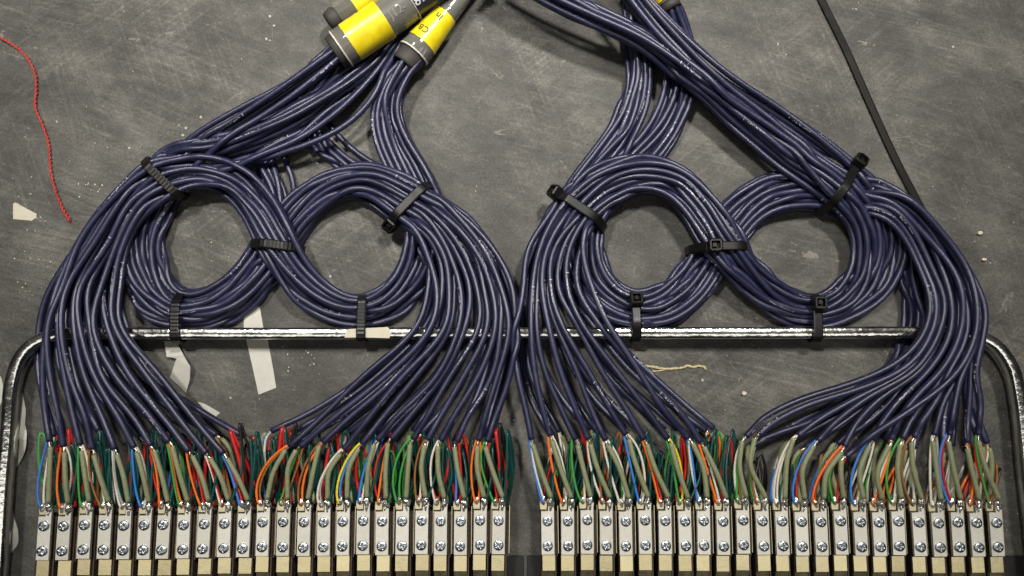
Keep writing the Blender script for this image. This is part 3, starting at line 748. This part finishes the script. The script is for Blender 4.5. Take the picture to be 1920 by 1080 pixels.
def cable_tie(e1, e2, label, head=None, bar=False, z=12.0, taper=0.0):
    a, b = P(*e1, z), P(*e2, z); mid = (a+b)/2; d = b-a; d[2] = 0; L = np.linalg.norm(d); d /= L; n = np.array([-d[1], d[0], 0])
    q = ALLX-mid; s = q@d; t = q@n
    sel = (np.abs(t) < 2.2) & (np.abs(s) < L/2-0.5)
    ang = np.linspace(0, 2*np.pi, 14, endpoint=False)
    cs = np.stack([s[sel], ALLX[sel, 2]], 1)
    if bar:
        bs = np.array([((np.array([mid[0], BARY, 0])-mid)@d)])[0]
        extra = np.array([[bs+x, zz] for x in (-BARW/2+1, BARW/2-1) for zz in (BAR0+1, BAR1-1)])
        cs = np.vstack([cs, extra]) if len(cs) else extra
    rad = R+0.25
    pts = (cs[:, None]+rad*np.stack([np.cos(ang), np.sin(ang)], 1)[None]).reshape(-1, 2)
    pts[:, 1] = np.maximum(pts[:, 1], 0.25)
    h = closed_resample(hull2(pts), 0.8); m = len(h)//2*2; h = h[:m]
    tg = np.roll(h, -1, 0)-np.roll(h, 1, 0); tg /= np.linalg.norm(tg, axis=1)[:, None]; nr = np.stack([tg[:, 1], -tg[:, 0]], 1)
    inn, out = h+nr*0.05, h+nr*(1.05+(0.12*(np.arange(m) % 2) if head is None else 0*np.arange(m)))[:, None]
    out[:, 1] = np.maximum(out[:, 1], 0.12)
    V = []
    w2 = WIDTH/2
    for k in range(m):
        for (pp, ww) in ((inn[k], -w2), (out[k]-nr[k]*.25, -w2), (out[k], -w2+.5), (out[k], w2-.5), (out[k]-nr[k]*.25, w2), (inn[k], w2)):
            pt = mid+d*pp[0]+n*ww; V.append((pt[0], pt[1], pp[1]))
    kk = 6
    fs = [(i*kk+j, i*kk+(j+1) % kk, ((i+1) % m)*kk+(j+1) % kk, ((i+1) % m)*kk+j) for i in range(m) for j in range(kk)]
    root = thing('cable_tie', (mid[0], mid[1], 0), label, 'cable tie', 'black cable ties around the coils')
    part('strap', V, fs, M['black_nylon'], root, None, False)
    if head is not None:
        hp = P(*head, z+3); sh = (hp-mid)@d
        k = np.argmin(np.abs(h[:, 0]-sh)+np.where(nr[:, 1] > 0, 0, 50)) if abs(sh) < h[:, 0].max()-1 else (np.argmax(h[:, 0]) if sh > 0 else np.argmin(h[:, 0]))
        # tilt the head with the strap where it sits
        nn = nr[k]; tt = tg[k]
        N3 = d*nn[0]+np.array([0, 0, nn[1]]); T3 = d*tt[0]+np.array([0, 0, tt[1]])
        if nn[1] < 0.5:   # a head at the end of the strap still faces up and outward
            N3 = d*np.sign(sh)*0.55+np.array([0, 0, 0.83]); T3 = np.cross(n, N3)
        B3 = np.cross(N3, T3)
        o = link('tie_head', HEAD, root); link('pawl', PAWL, o)
        pos = mid+d*h[k, 0]+np.array([0, 0, h[k, 1]])+N3*0.1-ORG[root.name]
        pos[2] = (h[k, 1]+N3[2]*0.1)
        o.matrix_local = Matrix(((T3[0], B3[0], N3[0], pos[0]*MM), (T3[1], B3[1], N3[1], pos[1]*MM), (T3[2], B3[2], N3[2], pos[2]*MM), (0, 0, 0, 1)))
    return root
cable_tie((268, 297), (342, 372), 'black cable tie across the upper left of the leftmost coil')
cable_tie((470, 456), (560, 466), 'black cable tie at the crossing of the two left coils')
cable_tie((330, 548), (328, 642), 'black cable tie lashing the bottom of the leftmost coil to the bar', None, True)
cable_tie((678, 560), (677, 644), 'black cable tie over white paper, lashing the second coil to the bar', None, True)
cable_tie((808, 342), (726, 426), 'black cable tie on the upper right of the second coil, head inside the ring', (734, 420))
cable_tie((1036, 360), (1132, 424), 'black cable tie on the upper left of the third coil, head outside the ring', (1044, 368))
cable_tie((1300, 466), (1394, 464), 'black cable tie with square head at the crossing of the two right coils', (1336, 456))
cable_tie((1191, 552), (1193, 640), 'black cable tie with square head at the bottom of the third coil', (1191, 566), True)
cable_tie((1612, 298), (1550, 390), 'black cable tie on the rightmost coil, head by the loose long tie', (1608, 305))
cable_tie((1532, 556), (1533, 638), 'black cable tie with square head at the bottom of the rightmost coil', (1532, 569), True)

# the long loose tie on the table
def loose_tie():
    c = catmull([P(u, v, 0.9) for u, v in ((1515, -60), (1541, 0), (1586, 92), (1634, 200), (1680, 300), (1712, 362), (1738, 412), (1752, 442))], 0.9)
    T, _, _ = frames(c); T[:, 2] = 0; T /= np.linalg.norm(T, axis=1)[:, None]; N = np.stack([-T[:, 1], T[:, 0], 0*T[:, 0]], 1)
    root = thing('cable_tie', (c[40][0], c[40][1], 0), 'long loose black cable tie lying flat at the upper right', 'cable tie')
    def strip(w, z0, z1):
        V = []
        for p, n in zip(c, N):
            for s, z in ((-w, z0), (-w, z1), (w, z1), (w, z0)): V.append((p[0]+n[0]*s, p[1]+n[1]*s, z))
        fs = [(i*4+j, (i+1)*4+j, (i+1)*4+(j+1) % 4, i*4+(j+1) % 4) for i in range(len(c)-1) for j in range(4)]
        return V, fs
    part('strap', *strip(1.75, 0.05, 1.05), M['loose_nylon'], root, None, False)
    parts = []
    for k in range(0, len(c)-1):
        if 150*0.9 > k*0.9 and k > 0 or k > len(c)-42:
            p, n, t = c[k], N[k], T[k]
            q = [p-n*1.1-t*.26, p+n*1.1-t*.26, p+n*1.1+t*.26, p-n*1.1+t*.26]
            if k < 52 or k > len(c)-42: parts.append(prism([(x[0], x[1]) for x in q], 1.06, 1.32))
    o = part('teeth', *join(*parts), M['loose_nylon'], root, None, False); o['kind'] = 'stuff'
    for s in (-1, 1):
        V = []
        for p, n in zip(c, N):
            for q, z in ((1.35, 1.06), (1.35, 1.3), (1.72, 1.3), (1.72, 1.06)): V.append((p[0]+n[0]*s*q, p[1]+n[1]*s*q, z))
        fs = [(i*4+j, (i+1)*4+j, (i+1)*4+(j+1) % 4, i*4+(j+1) % 4) for i in range(len(c)-1) for j in range(4)]
        part('rib', V, fs, M['loose_nylon'], root, None, False)
loose_tie()

# ------------------------------------------------------------------ multicore ends with their labels
def lathe(o, ax, prof, n=40):
    """prof: (distance along the axis, radius)"""
    ax = ax/np.linalg.norm(ax); s = np.cross(ax, [0, 0, 1.0]); s /= np.linalg.norm(s); t = np.cross(s, ax)
    V = []; fs = []
    for d, r in prof:
        for j in range(n):
            a = 2*math.pi*j/n; V.append(o+ax*d+(s*math.cos(a)+t*math.sin(a))*r)
    for i in range(len(prof)-1):
        for j in range(n): fs.append((i*n+j, (i+1)*n+j, (i+1)*n+(j+1) % n, i*n+(j+1) % n))
    return V, fs
def wrap_patch(o, ax, d0, d1, r0, r1, a0, a1, n=24, th=.12):
    """a label bent round the tube between angles a0..a1 (0 = straight up)"""
    ax = ax/np.linalg.norm(ax); s = np.cross(ax, [0, 0, 1.0]); s /= np.linalg.norm(s); t = np.cross(s, ax)
    V = []; fs = []
    m = 6
    for i in range(m+1):
        f = i/m; d = d0+(d1-d0)*f; r = r0+(r1-r0)*f
        for j in range(n+1):
            a = a0+(a1-a0)*j/n; V.append(o+ax*d+(s*math.sin(a)+t*math.cos(a))*r)
    k = n+1
    for i in range(m):
        for j in range(n): fs.append((i*k+j, (i+1)*k+j, (i+1)*k+j+1, i*k+j+1))
    return V, fs
def text_on(root, body, o, ax, d, rf, ang, size, along, m, name='lettering'):
    """flat print wrapped on the tube; along: reading direction along the axis (True) or round it"""
    cu = bpy.data.curves.new('lettering', 'FONT'); cu.body = body; cu.size = size; cu.align_x = 'LEFT'; cu.offset = size*0.012
    tmp = bpy.data.objects.new('lettering_source', cu); COL.objects.link(tmp)
    bpy.context.view_layer.update()
    me0 = tmp.evaluated_get(bpy.context.evaluated_depsgraph_get()).to_mesh()
    v0 = np.array([tuple(v.co) for v in me0.vertices]); f0 = [tuple(p.vertices) for p in me0.polygons]
    tmp.evaluated_get(bpy.context.evaluated_depsgraph_get()).to_mesh_clear()
    bpy.data.objects.remove(tmp); bpy.data.curves.remove(cu)
    ax = ax/np.linalg.norm(ax); s = np.cross(ax, [0, 0, 1.0]); s /= np.linalg.norm(s); t = np.cross(s, ax)
    V = []
    for x, y, _ in v0:
        if along: dd = d+x; r = rf(dd); a = ang-y/r
        else: dd = d-y; r = rf(dd); a = ang-x/r
        r += .06
        V.append(o+ax*dd+(s*math.sin(a)+t*math.cos(a))*r)
    ORG[root.name] = ORG[root.name] if root.name in ORG else ORG[root.parent.name]
    return part(name, V, f0, M[m], root, None, False)
def px_axis(p0, p1, z0, z1):
    a, b = P(*p0, z0), P(*p1, z1); return a, (b-a)/np.linalg.norm(b-a), np.linalg.norm(b-a)/math.hypot(p1[0]-p0[0], p1[1]-p0[1])

# large sleeve with the plain yellow label
o, ax, k = px_axis((640, 92), (770, 4), 16.0, 17.5)
root = thing('multicore_cable', (o[0], o[1], 0), 'thick multicore with clear sleeve and wide yellow label, upper left', 'cable')
r0 = 37*k
CORE = part('core', *lathe(o, ax, [(-6*k, 0.1), (-6*k, 24*k), (30*k, 26*k), (120*k, 29*k), (300*k, 30*k)]), M['multicore'], root)
part('boot', *lathe(o, ax, [(-14*k, 27*k), (-15*k, 31*k), (-13*k, 33*k), (2*k, 34*k), (6*k, 33*k), (6*k, 26*k)]), M['boot'], root)
CLR = part('clear_sleeve', *lathe(o, ax, [(0, r0-1.2), (0, r0), (3*k, r0*1.02), (30*k, r0*1.0), (80*k, r0*1.02), (120*k, r0*.97), (156*k, r0*.93), (156*k, r0*.93-1.0)], 48), M['clear'], root)
part('sleeve_rim', *lathe(o, ax, [(-.3, r0-.6), (-.5, r0-.1), (-.2, r0+.25), (.25, r0+.2), (.3, r0-.3)]), M['sleeve_rim'], root)
part('sleeve_rim', *lathe(o, ax, [(155.5*k, r0*.93+.1), (156*k, r0*.93+.3), (157*k, r0*.93), (157*k, r0*.93-.6)]), M['sleeve_rim'], root)
LBL = part('label', *wrap_patch(o, ax, 20*k, 98*k, r0*1.03, r0*1.035, -1.75, 1.75), M['yellow'], root)
text_on(CORE, '898', o, ax, 159*k, lambda d: 30.2*k, 0.85, 23*k, True, 'print_white')
text_on(CLR, 'J12-', o, ax, 107*k, lambda d: r0*.985, 0.62, 22*k, True, 'print_faint')
text_on(LBL, '-', o, ax, 60*k, lambda d: r0*1.035, -0.75, 16*k, True, 'ink')
# neighbour behind it, its label cut by the frame
o, ax, k = px_axis((634, 31), (708, -19), 10.0, 10.0)
root = thing('multicore_cable', (o[0], o[1], 0), 'multicore sleeve with a yellow label at the top edge, beside the wide one', 'cable')
part('core', *lathe(o, ax, [(-4*k, 0.1), (-4*k, 17*k), (300*k, 20*k)]), M['multicore'], root)
part('clear_sleeve', *lathe(o, ax, [(0, 24*k), (2*k, 26*k), (150*k, 26*k)]), M['clear'], root)
part('boot', *lathe(o, ax, [(-22*k, 12*k), (-22*k, 18*k), (-16*k, 20*k), (-6*k, 22*k), (0, 20*k)]), M['boot'], root)
LBL = part('label', *wrap_patch(o, ax, 34*k, 110*k, 26.6*k, 26.6*k, -1.75, 1.75), M['yellow'], root)
# smaller lettered one
o, ax, k = px_axis((776, 100), (866, -8), 9.0, 9.0)
root = thing('multicore_cable', (o[0], o[1], 0), 'multicore with clear sleeve and yellow label lettered CB In', 'cable')
part('core', *lathe(o, ax, [(-8*k, 0.1), (-8*k, 17*k), (120*k, 15*k), (300*k, 15*k)]), M['multicore'], root)
part('boot', *lathe(o, ax, [(-28*k, 21*k), (-29*k, 25*k), (-24*k, 26*k), (2*k, 27*k), (4*k, 20*k)]), M['boot'], root)
rf2 = lambda d: (31-9*min(1, max(0, d/(k*95))))*k
part('clear_sleeve', *lathe(o, ax, [(0, 27*k), (0, 30*k), (2*k, 31*k)]+[(q*k, rf2(q*k)) for q in (20, 40, 60, 80, 95)]+[(130*k, 19*k), (150*k, 17*k)], 48), M['clear'], root)
part('sleeve_rim', *lathe(o, ax, [(-.3, 30*k-.6), (-.5, 30*k-.1), (-.2, 30*k+.3), (.3, 30*k+.25), (.3, 30*k-.3)]), M['sleeve_rim'], root)
LBL = part('label', *wrap_patch(o, ax, 22*k, 92*k, rf2(22*k)+.25, rf2(92*k)+.25, -1.8, 1.8), M['yellow'], root)
text_on(LBL, 'CB', o, ax, 46*k, lambda d: rf2(d)+.28, 0.18, 17*k, False, 'ink')
text_on(LBL, 'In', o, ax, 82*k, lambda d: rf2(d)+.28, 0.30, 18*k, False, 'ink')
# the one cut by the top edge on the right
o, ax, k = px_axis((1254, 5), (1226, -44), 13.0, 14.0)
root = thing('multicore_cable', (o[0], o[1], 0), 'multicore end with a sliver of yellow label at the top edge, right of centre', 'cable')
part('core', *lathe(o, ax, [(-6*k, 0.1), (-6*k, 13*k), (200*k, 15*k)]), M['multicore'], root)
part('boot', *lathe(o, ax, [(-14*k, 14*k), (-15*k, 18*k), (-8*k, 19*k), (2*k, 19*k), (3*k, 14*k)]), M['boot'], root)
part('clear_sleeve', *lathe(o, ax, [(0, 18*k), (0, 21*k), (2*k, 22*k), (100*k, 23*k)]), M['clear'], root)
LBL = part('label', *wrap_patch(o, ax, 5*k, 60*k, 22.8*k, 23.2*k, -1.8, 1.8), M['yellow'], root)

# ------------------------------------------------------------------ odds and ends on the table
def red_string():
    c = catmull([P(u, v, 0.9) for u, v in ((-40, 52), (0, 70), (38, 95), (64, 132), (68, 165), (66, 200), (80, 235), (92, 275), (95, 320), (105, 360), (118, 392), (131, 415))], 0.5)
    T, N, B = frames(c); n = len(c)
    root = thing('string', (c[60][0], c[60][1], 0), 'twisted red string lying at the left edge', 'string')
    for j in range(2):
        ph = np.arange(n)*0.5*2*np.pi/4.2+j*np.pi
        fall = np.r_[np.ones(n-30), np.linspace(1, 1.6, 30)]
        cc = c+(N*np.cos(ph)[:, None]+B*np.sin(ph)[:, None])*(0.31*fall)[:, None]
        cc += RNG.normal(0, 0.05, cc.shape); cc[:, 2] = np.maximum(cc[:, 2], .37)
        v, f, uv = tube(cc, 0.37, 7); part('strand', v, f, M['string'], root)
    fz = []
    for _ in range(90):
        i = RNG.integers(5, n-2) if _ < 60 else RNG.integers(n-14, n-1)
        dd = RNG.normal(0, 1, 3); dd[2] = abs(dd[2])*.4; dd /= np.linalg.norm(dd)
        v, f, uv = tube(np.array([c[i], c[i]+dd*.9, c[i]+dd*1.7+T[i]*.5]), .06, 4); v[:, 2] = np.maximum(v[:, 2], .06); fz.append((v, f))
    o = part('fuzz', *join(*fz), M['string'], root); o['kind'] = 'stuff'
red_string()

def scrap(pxpoly, z, m, label, cat, name, lift=0.0, th=0.12, group=None):
    """a flat cut of paper or tape with slight sag"""
    pts = np.array([P(u, v, z) for u, v in pxpoly]); c = pts.mean(0)
    poly = pts[:, :2]
    area = sum(poly[i, 0]*poly[(i+1) % len(poly), 1]-poly[(i+1) % len(poly), 0]*poly[i, 1] for i in range(len(poly)))
    if area < 0: poly = poly[::-1]
    v, f = prism(poly, z, z+th)
    if lift:
        y = v[:, 1]; v[:, 2] += lift*((y-y.min())/(y.max()-y.min()))**2
    return solo(name, v, f, M[m], (c[0], c[1], 0), label, cat, group, False)
scrap([(26, 383), (30, 380), (69, 401), (68, 408), (60, 414), (25, 411)], 0.15, 'paper', 'small off-white paper scrap below the red string', 'paper', 'paper_scrap', 0.6)
def ribbon(pxz, wpx, m, label, cat, name, th=.12, twist=None):
    """a strip of tape along points (u, v, z); twist = roll angle at each point"""
    c = np.array([P(u, v, z) for u, v, z in pxz]); n0 = len(c)
    w0 = np.interp(np.linspace(0, 1, n0), np.linspace(0, 1, len(wpx)), wpx)*.245; tw0 = np.zeros(n0) if twist is None else np.array(twist, float)
    cc = catmull(c, 0.9); f = np.linspace(0, 1, len(cc)); ww = np.interp(f, np.linspace(0, 1, n0), w0); tw = np.interp(f, np.linspace(0, 1, n0), tw0)
    T, _, _ = frames(cc); S = np.cross(T, [0, 0, 1.0]); S /= np.linalg.norm(S, axis=1)[:, None]; U = np.cross(S, T)
    V = []; fs = []
    for p, s, u, q, a in zip(cc, S, U, ww, tw):
        d = s*math.cos(a)+u*math.sin(a); nn = np.cross(d, s) ; e = u*math.cos(a)-s*math.sin(a)
        for x, h in ((-.5, 0), (.5, 0), (.5, th), (-.5, th)): V.append(p+d*q*x+e*h)
    for i in range(len(cc)-1):
        for j in range(4): fs.append((i*4+j, (i+1)*4+j, (i+1)*4+(j+1) % 4, i*4+(j+1) % 4))
    fs += [(3, 2, 1, 0), tuple((len(cc)-1)*4+j for j in range(4))]
    V = np.array(V); V[:, 2] = np.maximum(V[:, 2], .05+0*V[:, 2])
    V[2::4, 2] += .05; V[3::4, 2] += .05
    return solo(name, V, fs, M[m], (cc[:, 0].mean(), cc[:, 1].mean(), 0), label, cat, None, False)
scrap([(466, 562), (487, 575), (494, 615), (502, 638), (513, 695), (518, 727), (485, 740), (474, 690), (462, 638), (457, 612), (458, 585)], 0.2, 'tape', 'long pale tape strip lying under the bar between the left coils', 'tape', 'tape_strip')
def folded_tape():
    q = [(308, 640, .3), (331, 640, .3), (345, 667, 3.2), (313, 669, 2.2), (357, 688, 4.0), (356, 712, 2.6), (349, 737, .3), (334, 722, .5), (319, 708, .3), (331, 672, 2.4)]
    lo = [P(u, v, z) for u, v, z in q]; n = len(lo); V = np.array(lo+[p+np.array([0, 0, .15]) for p in lo])
    top = [(0, 3, 2, 1), (3, 9, 2), (9, 4, 2), (9, 8, 7, 4), (7, 5, 4), (7, 6, 5)]
    edge = [0, 3, 9, 8, 7, 6, 5, 4, 2, 1]
    fs = [tuple(i+n for i in f) for f in top]+[f[::-1] for f in top]+[(a, a+n, b+n, b) for a, b in zip(edge, edge[1:]+edge[:1])]
    solo('tape_strip', V, fs, M['tape'], P(335, 690, 0), 'folded curl of pale tape below the leftmost coil tie', 'tape', None, False)
folded_tape()
scrap([(648, 619), (655, 617), (727, 613), (735, 622), (730, 634), (700, 633), (646, 633)], BAR1+.1, 'paper', 'white paper slip resting on the bar under the second coil tie', 'paper', 'paper_scrap')
scrap([(372, 753), (385, 757), (413, 774), (405, 781), (390, 777)], .25, 'tape', 'small pale tape end beside the left fan of cables', 'tape', 'tape_strip', .8)
scrap([(288, 780), (302, 790), (300, 800), (285, 796)], .25, 'paper', 'tiny pale tape bit under the left fan, just above the jack wires', 'tape', 'tape_strip', .8)
ribbon([(41, 738, .5), (40, 770, 2.0), (38, 800, 4.0), (43, 830, 3.5), (36, 855, 1.2), (28, 878, .3)], [3, 14, 16, 20, 20, 4], 'tape', 'narrow twisted tape strip beside the bar at left', 'tape', 'tape_strip', .12, [.1, .5, .9, -.4, -.3, -.1])
ribbon([(22, 952, .4), (23, 975, 1.0), (26, 1000, 2.2), (24, 1020, 1.4), (16, 1034, .3)], [3, 8, 14, 17, 10], 'tape', 'small leaf-shaped tape piece beside the bar at lower left', 'tape', 'tape_strip', .12, [0, .4, .3, .2, 0])
scrap([(-30, 700), (2, 706), (6, 722), (4, 752), (-2, 765), (-30, 770)], .2, 'tape', 'pale tape corner at the left edge outside the bar', 'tape', 'tape_strip')
def fibre():
    root = thing('dried_fibre', P(1265, 690, 0), 'thin straw-coloured glue string on the table below the bar', 'fibre')
    c = catmull([P(u, v, .5) for u, v in ((1200, 685), (1225, 688), (1248, 692), (1262, 691), (1278, 690), (1288, 686), (1300, 688), (1312, 686), (1320, 688), (1324, 692))], .5)
    c[:, :2] += RNG.normal(0, .09, (len(c), 2)); c[:, 2] = .6
    v, f, uv = tube(c, .45+.2*np.abs(np.sin(np.arange(len(c))*.7)), 6); part('strand', v, f, M['fibre'], root)
    c = catmull([P(u, v, .4) for u, v in ((1205, 696), (1230, 696), (1250, 693))], .5); v, f, uv = tube(c, .3, 6); part('strand', v, f, M['fibre'], root)
fibre()
def crumb_mesh(seed, px, h):
    rg = np.random.default_rng(seed); n = 7; a = np.linspace(0, 2*np.pi, n, endpoint=False)
    r = px*.25*(.7+.5*rg.random(n)); poly = np.stack([np.cos(a)*r, np.sin(a)*r*.7], 1)
    return prism(poly, 0.02, h, .08)
for (u, v, s, lab) in ((1835, 437, 5.5, 'larger cream crumb at the right, above another one'), (1843, 487, 4.5, 'smaller cream crumb at the right, below another one'), (1394, 737, 5, 'tiny straw-coloured clump on the table near the glue string')):
    p = P(u, v, 0); vv, ff = crumb_mesh(int(u), s, 1.4)
    solo('crumb', vv+np.array([p[0], p[1], 0]), ff, M['crumb'], (p[0], p[1], 0), lab, 'crumb', None, False)
dust = []
def sprinkle(n, u0, u1, v0, v1, smin, smax):
    for _ in range(int(n*0.65)):
        u, v = RNG.uniform(u0, u1), RNG.uniform(v0, v1); p = P(u, v, 0)
        vv, ff = crumb_mesh(int(RNG.integers(1e6)), RNG.uniform(smin, smax), RNG.uniform(.15, .4)); a = RNG.uniform(0, 6.3); c, s = math.cos(a), math.sin(a)
        vv = vv@np.array([[c, s, 0], [-s, c, 0], [0, 0, 1]])
        dust.append((vv+np.array([p[0], p[1], .0]), ff))
sprinkle(130, 0, 700, 0, 560, .5, 1.2); sprinkle(60, 0, 220, 330, 560, .6, 1.8); sprinkle(14, 120, 215, 330, 370, .8, 2.4); sprinkle(90, 760, 1560, 0, 600, .4, 1.0); sprinkle(110, 1400, 1920, 0, 620, .5, 1.2)
sprinkle(40, 200, 760, 640, 800, .5, 1.3); sprinkle(40, 1100, 1750, 650, 800, .5, 1.2); sprinkle(50, 1780, 1915, 660, 1060, .5, 1.4); sprinkle(14, 535, 590, 655, 700, .6, 2.2); sprinkle(30, 310, 480, 380, 550, .5, 1.4)
dv, df = join(*dust)
dd = link('debris', mesh_data('debris', dv, df, M['crumb'], None, False)); tag(dd, 'pale specks of debris scattered over the table', 'debris', None, 'stuff')
